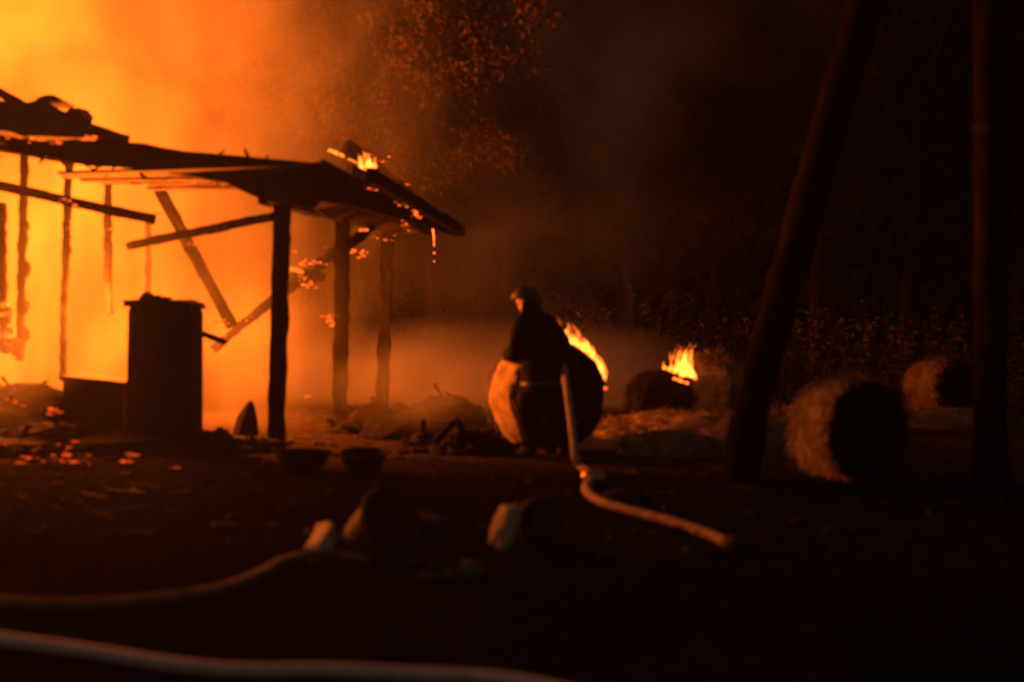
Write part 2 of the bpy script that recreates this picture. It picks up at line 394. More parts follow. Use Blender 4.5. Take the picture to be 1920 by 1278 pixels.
# collapsed roof on the left, lying on top of the eave
mesh_obj('roof_sheet', *px_slab([(-420, 120), (-200, 160), (0, 188), (40, 194), (66, 186), (95, 196), (122, 214), (132, 200), (148, 198), (154, 218), (128, 224), (175, 238), (232, 262), (150, 258), (70, 256), (0, 246), (-420, 200)], 16.0, .35, .07, 2), M['sheet'], shed, smooth=False)
mesh_obj('roof_sheet', *px_slab([(66, 186), (84, 181), (100, 180), (114, 186), (104, 191), (80, 192)], 16.2, .5, .02, 3), M['sheet'], shed, smooth=False)
timber('rafter', pt(-60, 140, 16.8), pt(45, 200, 16.8), .07, .1, seed=73)
timber('rafter', pt(60, 205, 16.3), pt(236, 266, 16.0), .1, .14, seed=74, mat='wood')
timber('rafter', pt(90, 183, 16.4), pt(88, 205, 16.4), .05, .05, seed=75, n=4)
# fallen timbers inside
timber('brace', pt(296, 350, 17.3), pt(436, 612, 17.3), .15, .12, seed=80, n=18)
timber('brace', pt(238, 462, 16.9), pt(520, 404, 16.9), .10, .10, seed=81, n=20, rough=.2)
timber('rail', pt(-60, 335, 16.8), pt(288, 412, 16.4), .10, .11, seed=82, n=20, rough=.16)
timber('brace', pt(400, 655, 17.6), pt(522, 552, 17.6), .09, .10, seed=83, n=16, rough=.25)
timber('brace', pt(522, 552, 17.9), pt(700, 425, 19.5), .09, .12, seed=84, n=20, rough=.35)
timber('brace', pt(380, 625, 16.6), pt(424, 642, 16.6), .05, .06, seed=85, n=8)
timber('brace', pt(545, 512, 18.3), pt(610, 520, 18.6), .10, .12, seed=86, n=8, rough=.4)
mesh_obj('hanging_cladding', *px_slab([(245, 335), (300, 318), (330, 316), (286, 326), (262, 345), (244, 346)], 16.2, .05, .02, 5), M['char'], shed, smooth=False)

# ================================================================ things left in the ruin
cab = tag(empty('metal_cabinet', g0(pt(306, 845, 15.0), 0)), 'tall burnt-out metal cabinet standing black against the flames left of the corner post', 'cabinet')
def px_box(pix, d, thick): return slab([pt(x, y, d) for x, y in pix], (0, 1, 0), thick, .006, 1)
mesh_obj('carcass', *px_box([(240, 583), (244, 574), (250, 570), (350, 570), (357, 576), (361, 588), (361, 862), (236, 862)], 14.95, .5), M['steel'], cab, smooth=False)
mesh_obj('door', *px_box([(246, 584), (357, 588), (356, 846), (243, 846)], 14.915, .03), M['steel'], cab, smooth=False)
mesh_obj('lid', *px_box([(230, 563), (268, 561), (338, 562), (358, 569), (364, 579), (246, 574), (232, 575)], 14.86, .62), M['steel'], cab, smooth=False)
timber_ = mesh_obj('handle', *sweep([pt(255, 690, 14.88), pt(255, 735, 14.88)], .014, 6), M['steel'], cab)
deb = tag(MB().add(*lump(pt(278, 556, 15.1), .08, .1, .05, .5, 2, 3, ICO2)).add(*beam(pt(262, 560, 15.1), pt(300, 556, 15.1), .05, .04, .3, 3, 6)).add(*lump(pt(300, 561, 15.2), .14, .12, .035, .4, 2, 5, ICO2)).obj('charred_debris', M['char'], smooth=False),
          'ragged scraps of burnt wood lying on top of the tall cabinet', 'debris')
low = tag(empty('low_chest', g0(pt(172, 842, 15.1), 0)), 'low black chest beside the left side of the tall cabinet', 'chest')
mesh_obj('body', *px_box([(118, 712), (228, 724), (232, 858), (110, 858)], 15.1, .55), M['steel'], low, smooth=False)
mesh_obj('lid', *px_box([(113, 704), (232, 716), (232, 727), (113, 714)], 15.06, .62), M['steel'], low, smooth=False)
# rubble banks
def heap(name, blobs, mat, label, n_bits=0, seed=0, bits=.09):
    rnd = random.Random(seed); mb = MB()
    for (c, rx, ry, rz) in blobs: mb.add(*lump(c, rx, ry, rz, .35, 1.7, seed + rx))
    for _ in range(n_bits):
        c, rx, ry, rz = rnd.choice(blobs); a = rnd.uniform(0, 6.28); e = rnd.uniform(.1, 1.4)
        p = Vector(c) + Vector((math.cos(a) * math.cos(e) * rx, math.sin(a) * math.cos(e) * ry, math.sin(e) * rz)) * .95
        if rnd.random() < .5:
            d = Vector((rnd.gauss(0, 1), rnd.gauss(0, .6), rnd.gauss(0, .35))).normalized() * rnd.uniform(.08, .3)
            mb.add(*beam(p - d, p + d, rnd.uniform(.03, .07), rnd.uniform(.03, .06), .25, rnd.random() * 9, 4))
        else:
            s = rnd.uniform(.4, 1.2) * bits; mb.add(*lump(p, s, s, s * .7, .5, 1.8, rnd.random() * 50, ICO2))
    return tag(mb.obj(name, M[mat], smooth=False), label, None, None, 'stuff')
heap('charred_rubble', [((-6.6, 15.9, .1), 1.3, .7, .75), ((-5.2, 15.6, .1), 1.0, .6, .55), ((-7.6, 15.6, .1), 1.2, .8, .9), ((-4.6, 14.9, 0), 1.2, .5, .28), ((-3.4, 15.3, 0), .9, .5, .22), ((-5.9, 14.6, 0), 1.3, .5, .22)], 'ash',
     'bank of black burnt rubble along the foot of the left-hand wall', 150, 3)
heap('fallen_debris', [((-1.25, 17.6, 0), .75, .5, .36), ((-.75, 17.9, 0), .5, .5, .44), ((-1.8, 18.2, .0), .6, .5, .3), ((-.2, 16.9, 0), .7, .4, .16), ((.1, 17.6, 0), .5, .4, .22), ((-.42, 15.35, -.03), .42, .28, .27), ((-.85, 15.7, -.02), .4, .3, .2)], 'char',
     'heap of scorched debris on the ground right of the shed posts', 90, 4)
px = pt(463, 812, 16.3)
tag(MB().add(*sweep([(px.x - .03, px.y, -.05), (px.x - .01, px.y, .12), (px.x + .02, px.y, .27), (px.x + .035, px.y, .40), (px.x + .04, px.y, .47)], [.17, .15, .11, .06, .02], 11, 1, True, .28, 5)).obj('burnt_stump', M['char'], smooth=False), 'pointed burnt stump on the floor just left of the corner post', 'stump')

def basin(px_, py_, r, h, label, tilt):
    c = gp(px_, py_); root = tag(empty('metal_basin', c), label, 'basin')
    Mx = Matrix.Translation(c) @ Matrix.Rotation(tilt, 4, 'X')
    mesh_obj('bowl', *xf(lathe([(.02, .0), (r * .55, .02), (r * .85, h * .5), (r, h), (r * .95, h), (r * .8, h * .5), (r * .5, .05), (.02, .04)], 28), Mx), M['steel'], root)
    mesh_obj('rim', *xf(lathe([(r * 1.0, h - .012), (r * 1.06, h - .005), (r * 1.06, h + .012), (r, h + .015), (r * .97, h + .005)], 28), Mx), M['steel'], root)
basin(681, 884, .22, .19, 'round black basin standing on the dirt right of the corner post', .12)
basin(566, 880, .28, .2, 'wider dark basin at the foot of the corner post', -.06)

# ================================================================ glowing embers
def ember_field(name, spots, mat, label, seed, smin=.012, smax=.05):
    rnd = random.Random(seed); mb = MB()
    for (x, y, d, n, sx, sy) in spots:
        for _ in range(n):
            p = pt(x + rnd.gauss(0, sx), y + rnd.gauss(0, sy), d + rnd.uniform(-.15, .15)); s = rnd.uniform(smin, smax)
            mb.add(*lump(p, s * 2.2, s, s * .4, .4, 2, rnd.random() * 40, ICO2))
    return tag(mb.obj(name, M[mat]), label, None, None, 'stuff')
ember_field('embers', [(125, 866, 13.7, 20, 55, 7), (95, 838, 14.2, 7, 28, 5), (240, 853, 14.2, 3, 6, 2), (100, 772, 14.6, 6, 7, 3), (25, 752, 14.6, 7, 18, 5), (320, 876, 13.8, 3, 8, 2), (490, 876, 14.4, 4, 12, 3), (60, 845, 14, 8, 40, 8)],
            'ember', 'dull red embers scattered over the black ground in front of the rubble', 5, .008, .03)
ember_field('glowing_embers', [(415, 612, 16.55, 12, 12, 7), (455, 600, 17.5, 12, 14, 8), (425, 628, 17.5, 10, 16, 6), (500, 575, 17.5, 8, 14, 12), (575, 530, 18.1, 14, 8, 5), (612, 598, 17.9, 16, 8, 5), (675, 475, 18.9, 12, 10, 5), (590, 490, 18.3, 18, 22, 9),
                               (365, 458, 17.1, 5, 7, 3), (720, 446, 20.6, 8, 14, 5), (788, 398, 19.2, 22, 12, 5), (757, 382, 18.2, 16, 12, 4), (812, 410, 20.6, 14, 10, 4), (700, 350, 16.6, 6, 16, 5), (705, 300, 19.9, 8, 12, 8), (740, 350, 20.0, 8, 10, 6), (760, 420, 19.6, 10, 16, 6), (160, 262, 15.2, 9, 12, 4), (100, 268, 15.2, 6, 10, 2), (30, 262, 15.2, 10, 22, 3), (340, 338, 15.9, 5, 20, 4), (415, 345, 15.9, 4, 14, 3), (130, 385, 16.1, 9, 9, 5), (132, 432, 15.4, 6, 5, 8),
                               (12, 585, 15.9, 12, 10, 6), (20, 632, 15.9, 18, 14, 8), (205, 432, 16.4, 6, 8, 3), (572, 743, 17.6, 3, 5, 2), (655, 470, 18.5, 8, 8, 4)],
            'ember_hot', 'bright embers glowing along the burnt timbers of the shed', 6, .006, .018)

# ================================================================ flames
def flame(name, tongues, mat, label, vox=.012, group=None):
    """tongues: (base point, height, radius, lean) fused into one skin, filled with glowing gas"""
    mb = MB(); rnd = random.Random(len(tongues) * 31 + int(abs(tongues[0][0][0]) * 100))
    for (b, h, r, lean) in tongues:
        b = Vector(b); n = 9; pts_, rad = [], []
        ph = rnd.uniform(0, 6.28)
        for i in range(n):
            f = i / (n - 1)
            pts_.append(b + Vector((lean * f * f * h + .10 * h * math.sin(f * 5 + ph) * f, .05 * h * math.cos(f * 4 + ph), f * h - r * .4)))
            rad.append(r * (.55 + .75 * math.sin(min(1, f * 1.5 + .12) * math.pi * .62)) * (1 - f) ** .75 + .003)
        mb.add(*sweep(pts_, rad, 8))
    me = bpy.data.meshes.new(name); cen = Vector(tongues[0][0])
    me.from_pydata([tuple(v - cen) for v in mb.v], [], mb.f)
    ob = bpy.data.objects.new(name, me); link(ob)
    md = ob.modifiers.new('remesh', 'REMESH'); md.mode = 'VOXEL'; md.voxel_size = vox
    dg = bpy.context.evaluated_depsgraph_get()
    m2 = bpy.data.meshes.new_from_object(ob.evaluated_get(dg))
    ob.modifiers.clear(); ob.data = m2; m2.name = name; m2.materials.clear(); m2.materials.append(M[mat]); ob.location = cen
    return tag(ob, label, 'flame', group)

# ---- volumes of fire and smoke
def gas(name, c, r, mat, label, kind='stuff', cat=None):
    v = [Vector((q.x * r[0], q.y * r[1], q.z * r[2])) for q in ICO3[0]]
    o = mesh_obj(name, v, ICO3[1], mat, None, Vector(c)); return tag(o, label, cat, None, kind)
gas('fire', (-6.7, 17.9, 1.6), (5.0, 1.8, 2.8), volume('shed_fire_gas', emit=1.9, nscale=1.0, lo=.35, hi=.64, floor=.28, power=.55, seed=2, stretch=(1.3, 1, .45), detail=5, step=.5),
    'wall of yellow fire filling the left half of the shed', None, 'fire')
gas('fire', (-7.2, 19.4, 5.2), (5.6, 2.2, 3.6), volume('glowing_plume_gas', emit=1.45, nscale=.7, lo=.37, hi=.66, floor=.2, power=.75, seed=5, detail=4, step=.5),  # flame and fire-lit smoke, the glow put in as emission
    'tall orange plume of flame and fire-lit smoke rising above the collapsed left end of the roof', None, 'fire')
gas('smoke', (-4.4, 21.2, 4.4), (4.6, 3.2, 5.0), volume('lit_smoke', dens=.36, nscale=.75, lo=.38, hi=.68, floor=.06, power=.8, detail=4, seed=9, step=.6), 'glowing smoke billowing up behind the shed roof')
gas('smoke', (-.3, 23.6, .4), (4.6, 2.9, 1.1), volume('low_smoke', dens=.85, nscale=.7, lo=.3, hi=.72, floor=.2, power=.6, seed=13, step=.6, edge=.7, scol=(.8, .8, .8), stretch=(.7, .7, 1.6)), 'low orange smoke spreading along the ground behind the shed posts')
gas('smoke', (-.2, 23.2, 2.6), (3.8, 2.6, 2.4), volume('drifting_smoke', dens=.24, nscale=.7, lo=.35, hi=.72, floor=.08, power=.8, seed=14, step=.6), 'thin brown smoke drifting right under the low roof tip')
gas('smoke', (-1.0, 16.5, .66), (1.45, .65, .66), volume('bale_smoke', dens=.75, nscale=1.6, lo=.3, hi=.72, floor=.25, power=.9, seed=19, step=.8, scol=(.8, .8, .8)), 'bright puff of smoke against the left side of the burning bale')
gas('smoke', (-1.0, 25.5, 6.4), (4.0, 3.0, 3.2), volume('crown_smoke', dens=.28, nscale=.8, lo=.4, hi=.7, floor=.0, power=.8, seed=33, step=.7), 'torn smoke drifting through the lit tree crown')
gas('smoke', (-2.9, 18.2, 1.0), (1.3, 1.0, 1.5), volume('bay_smoke', dens=.16, nscale=1.3, lo=.35, hi=.7, floor=.2, power=.8, seed=17, step=.7), 'thick lit smoke inside the bay between the corner post and the second post')
gas('smoke', (1.8, 26, 6.2), (5.5, 4, 4.4), volume('high_smoke', dens=.20, nscale=.45, lo=.42, hi=.7, floor=.0, power=.8, seed=21, step=.8), 'thin brown smoke drifting above the bales')
gas('smoke', (-5.6, 14.7, .9), (1.3, .7, 1.0), volume('foot_smoke', dens=.25, nscale=1.4, lo=.35, hi=.7, floor=.1, power=.8, seed=25, step=.8), 'wisp of smoke in front of the rubble bank at far left')

# ================================================================ bales
def round_bale(c, axis_, r, ln, mat, label, seed, strands=900, group='round straw bales', burnt=None, caps=True):
    c = Vector(c); Mx = frame(c, axis_)
    root = tag(empty('round_bale', (c.x, c.y, c.z - r)), label, 'straw bale', group)
    prof = []
    for i in range(7): prof.append((r * (.02 + .86 * i / 6), -ln / 2 - .05 * r * (1 - (i / 6) ** 2)))
    for i in range(13): f = i / 12; prof.append((r * (1 - .10 * (2 * f - 1) ** 4), -ln / 2 + .02 + (ln - .04) * f))
    for i in range(7): prof.append((r * (.88 - .86 * i / 6), ln / 2 + .05 * r * (1 - (1 - i / 6) ** 2)))
    v, f = lathe(prof, 48)
    v = [Vector((q.x, q.y, q.z)) * (1 + .05 * nz(q, 3, seed) + .04 * nz(q, 8, seed) + .03 * nz(q, 18, seed)) for q in v]
    ro = mesh_obj('straw_roll', *xf((v, f), Mx), M[mat], root)
    if burnt is not None:  # burnt straw, and shade painted on ends facing away from the fire
        ro.data.materials.append(M['straw_char_shade'])
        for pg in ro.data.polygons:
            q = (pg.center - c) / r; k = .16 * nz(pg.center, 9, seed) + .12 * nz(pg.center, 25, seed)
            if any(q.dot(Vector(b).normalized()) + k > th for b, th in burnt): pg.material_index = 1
    rnd = random.Random(seed); mb = MB()
    for _ in range(strands):
        a = rnd.uniform(0, 6.28); z = rnd.uniform(-.5, .5) * ln; rr = r * 1.005
        if caps and rnd.random() < .35: z = math.copysign(ln / 2, rnd.random() - .5); rr = r * math.sqrt(rnd.random())
        p = Vector((rr * math.cos(a), rr * math.sin(a), z)); tn = Vector((-math.sin(a), math.cos(a), rnd.gauss(0, .5)))
        out = Vector((math.cos(a), math.sin(a), 0)) if abs(z) < ln * .49 else Vector((0, 0, math.copysign(1, z)))
        d = (tn + out * abs(rnd.gauss(.1, .35))).normalized() * rnd.uniform(.06, .22); s = out.cross(tn).normalized() * rnd.uniform(.003, .008)
        mb.add([p - s, p + s, p + d], [(0, 1, 2)])
    tag(mesh_obj('loose_straw', *xf((mb.v, mb.f), Mx), M[mat], root), None, None, None, 'stuff')
    if burnt is not None and not caps:  # black strands carry the painted shade across the bale end
        mb = MB()
        for _ in range(1400):
            a = rnd.uniform(0, 6.28); rr = r * rnd.random() ** .4; p = Vector((rr * math.cos(a), rr * math.sin(a), ln / 2 * rnd.uniform(.8, 1.06)))
            d = Vector((rnd.gauss(0, 1) + math.cos(a) * .8, rnd.gauss(0, 1) + math.sin(a) * .8, rnd.gauss(.2, .4))).normalized() * rnd.uniform(.08, .24); s = d.cross(Vector((0, 0, 1))).normalized() * rnd.uniform(.003, .008)
            mb.add([p - s, p + s, p + d], [(0, 1, 2)])
        tag(mesh_obj('burnt_shaded_straw', *xf((mb.v, mb.f), Mx), M['straw_char_shade'], root), None, None, None, 'stuff')
    return root
d2 = 15.9; c2 = pt(1026, 735, d2); round_bale((c2.x, c2.y, .62), (.5, -.87, 0), .62, .68, 'straw', 'round straw bale burning along its top behind the person with the hose', 31, 500, burnt=[((.5, -.87, 0), .36), ((.8, .2, .5), .25)])  # black covers the burnt top and paints shade on the unlit end
c1 = pt(1592, 812, 13.7); round_bale((c1.x, c1.y, .475), (.42, -.91, 0), .475, .62, 'straw', 'near round bale right of the leaning trunk, dark end towards the camera', 32, 3200, burnt=[((.42, -.91, 0), .50)], caps=False)  # end painted black for shade, it faces away from the fire
c3 = pt(1236, 745, 18.6); round_bale((c3.x, c3.y, .40), (.25, -.97, 0), .40, .55, 'straw_char_shade', 'blackened round bale with a single tall flame on it', 33)
c4 = pt(1764, 712, 22.5); round_bale((c4.x, c4.y, .45), (.45, -.89, 0), .45, .8, 'straw_darker', 'far round bale left of the straight trunk at the right edge', 34, burnt=[((.45, -.89, 0), .80)], caps=False)  # black on the end stands in for its shade
# torn-open straw in heaps
def straw_heap(blobs, label, seed, mat='straw_dim', n=1600):
    rnd = random.Random(seed); root = tag(empty('straw_heap', (blobs[0][0][0], blobs[0][0][1], 0)), label, 'straw heap', 'heaps of loose straw')
    st = MB()
    for (c, rx, ry, rz) in blobs:
        mesh_obj('mound', *lump(c, rx, ry, rz, .3, 1.5, seed + rx * 3), M[mat], root)
        for _ in range(n // len(blobs)):
            a = rnd.uniform(0, 6.28); e = rnd.uniform(0, 1.5)
            p = Vector(c) + Vector((math.cos(a) * math.cos(e) * rx, math.sin(a) * math.cos(e) * ry, math.sin(e) * rz)) * rnd.uniform(.95, 1.12)
            d = Vector((rnd.gauss(0, 1), rnd.gauss(0, 1), rnd.gauss(0, .5))).normalized() * rnd.uniform(.06, .2); s = Vector((0, 0, .008))
            st.add([p - s, p + s, p + d], [(0, 1, 2)])
    tag(st.obj('loose_straw', M[mat], root), None, None, None, 'stuff')
def gpx(px_, py_, z=0): p = gp(px_, py_); return Vector((p.x, p.y, z))
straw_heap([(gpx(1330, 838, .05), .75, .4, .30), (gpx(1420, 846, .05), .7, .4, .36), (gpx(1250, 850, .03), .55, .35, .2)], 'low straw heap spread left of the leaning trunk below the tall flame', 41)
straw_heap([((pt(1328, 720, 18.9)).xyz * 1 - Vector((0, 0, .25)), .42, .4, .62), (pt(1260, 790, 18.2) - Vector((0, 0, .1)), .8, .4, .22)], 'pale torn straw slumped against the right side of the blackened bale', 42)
straw_heap([(gpx(1470, 838, .02), .55, .35, .42), (gpx(1440, 880, .0), .5, .35, .12)], 'straw heap between the leaning trunk and the near round bale', 43, 'straw_darker')
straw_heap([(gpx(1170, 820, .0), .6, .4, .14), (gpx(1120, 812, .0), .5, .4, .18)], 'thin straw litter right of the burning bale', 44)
straw_heap([(gpx(1790, 800, 0), 1.1, .5, .24), (gpx(1700, 790, 0), .7, .5, .18)], 'dim straw heap below the far round bale', 45, 'straw_darker')

# flames on the bales
tong = []
rnd = random.Random(3)
C2 = Vector((c2.x, c2.y, .62)); H2 = Vector((.87, .5, 0)); A2 = Vector((.5, -.87, 0))
def on_bale(ang, depth=0): return C2 + H2 * math.cos(ang) * .62 + Vector((0, 0, math.sin(ang) * .62)) + A2 * (.14 + depth)
for i in range(64):
    f = (i + rnd.uniform(-.4, .4)) / 63; ang = R(100 - 86 * f)
    tong.append((on_bale(ang, rnd.uniform(-.05, .1)) + H2 * math.cos(ang) * rnd.uniform(-.01, .04), rnd.uniform(.09, .15), rnd.uniform(.036, .058) * (1 if f < .93 else .75), rnd.uniform(-.4, .4)))
for i in range(46):
    f = min(1, abs(rnd.gauss(0, .34))); ang = R(100 - 86 * f)
    tong.append((on_bale(ang, rnd.uniform(-.08, .1)), rnd.expovariate(9) + .09, rnd.uniform(.009, .02), rnd.uniform(-.7, .2)))
flame('flame', tong, 'flame_hot', 'bright flame running in an arc over the right shoulder of the burning bale', .007)
flame('flame', [(on_bale(R(12)) + Vector((.02 * k - .03, -.03, -.02 - .008 * k)), .045, .022, .0) for k in range(6)], 'flame_hot', 'short bar of flame on the right side of the burning bale', .009)
fb = pt(1274, 710, 17.95)
tong = []
for i in range(30):
    u = rnd.uniform(-1, 1); k = math.exp(-((u - .3) / .45) ** 2)
    tong.append((fb + Vector((.21 * u, rnd.uniform(-.05, .05), .06 - .07 * u + rnd.uniform(0, .12) * k)), rnd.uniform(.05, .12) + .14 * k, rnd.uniform(.016, .026) + .034 * k, rnd.uniform(-.3, .3)))
for i in range(26):
    u = rnd.gauss(.25, .3); tong.append((fb + Vector((.21 * u, rnd.uniform(-.05, .05), .1 + rnd.uniform(0, .16))), rnd.uniform(.08, .3), rnd.uniform(.008, .018), rnd.uniform(-.5, .4)))
flame('flame', tong, 'flame_hot', 'tall ragged flame standing on the blackened bale', .008)
flame('flame', [(pt(1264 + 6 * k, 710 + 2.2 * k, 18.0), .05, .028, 0) for k in range(5)], 'flame_hot', 'strip of burning straw just below the tall ragged flame', .009)
# flames on the roof end
rt = random.Random(9)
flame('flame', [(pt(672 + rt.uniform(0, 34), 318 + rt.uniform(-6, 10), 20.0 + rt.uniform(-.1, .1)), rt.uniform(.08, .26), rt.uniform(.02, .04), rt.uniform(-.4, .2)) for k in range(22)], 'flame_hot', 'ragged flame on the burnt rafter above the right end of the roof', .010)
flame('flame', [(pt(618 + 5 * k, 283 + 2.2 * k, 20.0), .06, .03, .1) for k in range(6)], 'flame_hot', 'small flame at the upper tip of the burnt rafter', .01)
flame('flame', [(pt(654 + 5 * k, 299 + 2.2 * k, 20.0), .035, .022, .1) for k in range(5)], 'flame_hot', 'narrow flame halfway along the burnt rafter', .01)
flame('flame', [(pt(795 + 4.5 * k, 404 + 1.6 * k, 20.9), .06, .034, 0) for k in range(6)], 'flame_hot', 'flame at the low right tip of the roof', .01)
flame('flame', [(pt(676 + 4 * k, 432, 18.6), .05, .03, 0) for k in range(4)], 'flame', 'small flame under the side beam by the second post', .01)
flame('flame', [(pt(546 + 5 * k, 506 + 1.5 * k, 18.2), .07, .028, 0) for k in range(5)], 'flame', 'flame on the fallen timber just right of the corner post', .01)
flame('flame', [(pt(4 + 5 * k, 572, 15.8), .06, .03, 0) for k in range(3)], 'flame', 'flame licking the leftmost stud', .01)
flame('flame', [(pt(0 + 9 * k, 634, 15.7), .10 + .03 * (k % 2), .02, 0) for k in range(4)], 'flame_thin', 'low flames on the rubble at the left edge', .01)
dr = MB().add(*sweep([pt(809, 408, 21.1), pt(811, 425, 21.1), pt(813.5, 445, 21.1), pt(814, 462, 21.1)], [.010, .008, .006, .003], 6))
for y, s in ((474, .009), (490, .006)): dr.add(*lump(pt(814, y, 21.1), s, s, s * 1.5, .1, 1, 1, ICO2))
dm = ember_mat('molten_drip', 6, 12)
tag(dr.obj('burning_drip', dm), 'thin stream of burning drips falling from the low roof tip', 'burning drips')

# ================================================================ firefighter
FF = gp(1025, 860); FF.z = gz(FF.x, FF.y)
face_a = math.atan2(.80, -.60)
person = None
def skin_obj(name, verts, edges, radii, mat, parent=None, sub=2, root=0):
    me = bpy.data.meshes.new(name); me.from_pydata([tuple(v) for v in verts], edges, []); me.materials.append(mat)
    ob = bpy.data.objects.new(name, me); link(ob)
    md = ob.modifiers.new('skin', 'SKIN'); md.use_smooth_shade = True
    for i, r in enumerate(radii):
        rr = r if isinstance(r, tuple) else (r, r)
        me.skin_vertices[0].data[i].radius = rr; me.skin_vertices[0].data[i].use_root = (i == root)
    ss = ob.modifiers.new('sub', 'SUBSURF'); ss.levels = sub; ss.render_levels = sub
    dg = bpy.context.evaluated_depsgraph_get()
    m2 = bpy.data.meshes.new_from_object(ob.evaluated_get(dg)); ob.modifiers.clear(); ob.data = m2; m2.name = name
    if not m2.materials: m2.materials.append(mat)
    m2.polygons.foreach_set('use_smooth', [True] * len(m2.polygons))
    if parent: ob.parent = parent
    return ob
J = dict(pelvis=(0, 0, .95), spine=(.05, 0, 1.16), chest=(.12, 0, 1.38), neck=(.17, 0, 1.53), jaw=(.215, .03, 1.60), skull=(.21, .03, 1.70), crown=(.2, .03, 1.77),
         shl=(.11, .185, 1.43), ell=(.08, .275, 1.19), wrl=(.36, .17, 1.10), shr=(.11, -.185, 1.43), elr=(0, -.275, 1.20), wrr=(.20, -.22, 1.06),
         hpl=(0, .10, .90), knl=(.15, .13, .50), anl=(.06, .15, .10), tol=(.25, .17, .05), hpr=(0, -.10, .90), knr=(.03, -.13, .49), anr=(-.17, -.15, .10), tor=(.02, -.18, .05),
         nose=(.285, .105, 1.655), chin=(.265, .075, 1.585), earl=(.15, .09, 1.66), earr=(.27, -.04, 1.66), handl=(.45, .14, 1.08), handr=(.29, -.17, 1.02))
key = list(J); ix = {k: i for i, k in enumerate(key)}
E = [('pelvis', 'spine'), ('spine', 'chest'), ('chest', 'neck'), ('neck', 'jaw'), ('jaw', 'skull'), ('skull', 'crown'), ('chest', 'shl'), ('shl', 'ell'), ('ell', 'wrl'), ('wrl', 'handl'), ('chest', 'shr'), ('shr', 'elr'), ('elr', 'wrr'), ('wrr', 'handr'),
     ('pelvis', 'hpl'), ('hpl', 'knl'), ('knl', 'anl'), ('anl', 'tol'), ('pelvis', 'hpr'), ('hpr', 'knr'), ('knr', 'anr'), ('anr', 'tor'), ('skull', 'nose'), ('jaw', 'chin'), ('skull', 'earl'), ('skull', 'earr')]
RB = dict(pelvis=.14, spine=.125, chest=.15, neck=.06, jaw=.075, skull=.10, crown=.075, shl=.07, ell=.048, wrl=.035, shr=.07, elr=.048, wrr=.035, hpl=.09, knl=.062, anl=.045, tol=.04, hpr=.09, knr=.062, anr=.045, tor=.04, nose=.016, chin=.035, earl=.022, earr=.022, handl=.035, handr=.035)
person = skin_obj('person', [J[k] for k in key], [(ix[a], ix[b]) for a, b in E], [RB[k] for k in key], M['skin'])
LEAN = Matrix.Rotation(R(-3.2), 4, 'Y') @ Matrix.Rotation(face_a, 4, 'Z')
person.location = FF; person.rotation_euler = LEAN.to_euler()
tag(person, 'person in dark helmet and heavy coat seen from behind, holding a fire hose', 'person')
def chain(name, ks, es, rad, mat, extra=None, root=0):
    P_ = [J[k] if isinstance(k, str) else k for k in ks]
    return skin_obj(name, P_, es, rad, M[mat], person, 2, root)
rings = [(-.02, .73, .20, .25), (-.015, .76, .20, .253), (0, .84, .195, .25), (.01, .95, .188, .245), (.03, 1.05, .18, .232), (.055, 1.16, .178, .235), (.09, 1.28, .182, .25), (.12, 1.38, .178, .262), (.135, 1.44, .16, .25), (.15, 1.49, .13, .195), (.16, 1.53, .105, .13), (.17, 1.575, .10, .108), (.175, 1.60, .095, .10)]
cv, cf, nn = [], [], 32
for (ox, oz, rx, ry) in rings:
    for k in range(nn):
        a = 2 * math.pi * k / nn; q = Vector((ox + rx * math.cos(a), .98 * ry * math.sin(a), oz))
        fold = .010 * math.sin(a * 7 + oz * 9) * max(0, 1.3 - oz) + .016 * nz(q, 5, 2)
        cv.append(q + Vector((math.cos(a), math.sin(a), 0)) * fold)
for r_ in range(len(rings) - 1):
    for k in range(nn):
        a, b = r_ * nn + k, r_ * nn + (k + 1) % nn; cf.append((a, b, b + nn, a + nn))
mesh_obj('coat', cv, cf, M['jacket'], person, loc=Vector((0, 0, 0)))
for zb in (.79,):
    bv, bf = [], []
    for jz in (0, .04):
        z_ = zb + jz; i_ = max(k for k in range(len(rings) - 1) if rings[k][1] <= z_); f_ = (z_ - rings[i_][1]) / (rings[i_ + 1][1] - rings[i_][1])
        ox, rx, ry = [rings[i_][m] + (rings[i_ + 1][m] - rings[i_][m]) * f_ for m in (0, 2, 3)]
        for k in range(nn):
            a = 2 * math.pi * k / nn; bv.append(Vector((ox + (rx + .022) * math.cos(a), (.98 * ry + .022) * math.sin(a), z_)))
    mesh_obj('reflective_band', bv, [(k, (k + 1) % nn, nn + (k + 1) % nn, nn + k) for k in range(nn)], M['band'], person, loc=Vector((0, 0, 0)))
for ks in (('shl', 'ell', 'wrl'), ('shr', 'elr', 'wrr')):
    S_, E_, W_ = [Vector(J[k]) for k in ks]; inn = Vector((S_.x, S_.y * .55, S_.z + .01))
    sp2 = catmull([inn, S_ + Vector((0, 0, -.03)), E_, E_.lerp(W_, .96)], 6); n_ = len(sp2)
    mesh_obj('sleeve', *sweep(sp2, [(.105, .104, .10, .094, .09, .087, .084, .08, .074)[min(8, int(8 * q / (n_ - 1)))] for q in range(n_)], 14, 1, True, .10, 3), M['jacket'], person, loc=Vector((0, 0, 0)))
for ks in (('hpl', 'knl', 'anl'), ('hpr', 'knr', 'anr')):
    H_, K_, A_ = [Vector(J[k]) for k in ks]; lp_ = catmull([H_ + Vector((0, 0, .06)), H_.lerp(K_, .5) + Vector((.02, 0, 0)), K_, K_.lerp(A_, .5), A_ + Vector((0, 0, .06))], 5); n_ = len(lp_)
    mesh_obj('trouser_leg', *sweep(lp_, [.128 - .034 * q / (n_ - 1) + .007 * math.sin(q * 2.1) for q in range(n_)], 18, 1, True, .10, 6), M['jacket'], person, loc=Vector((0, 0, 0)))
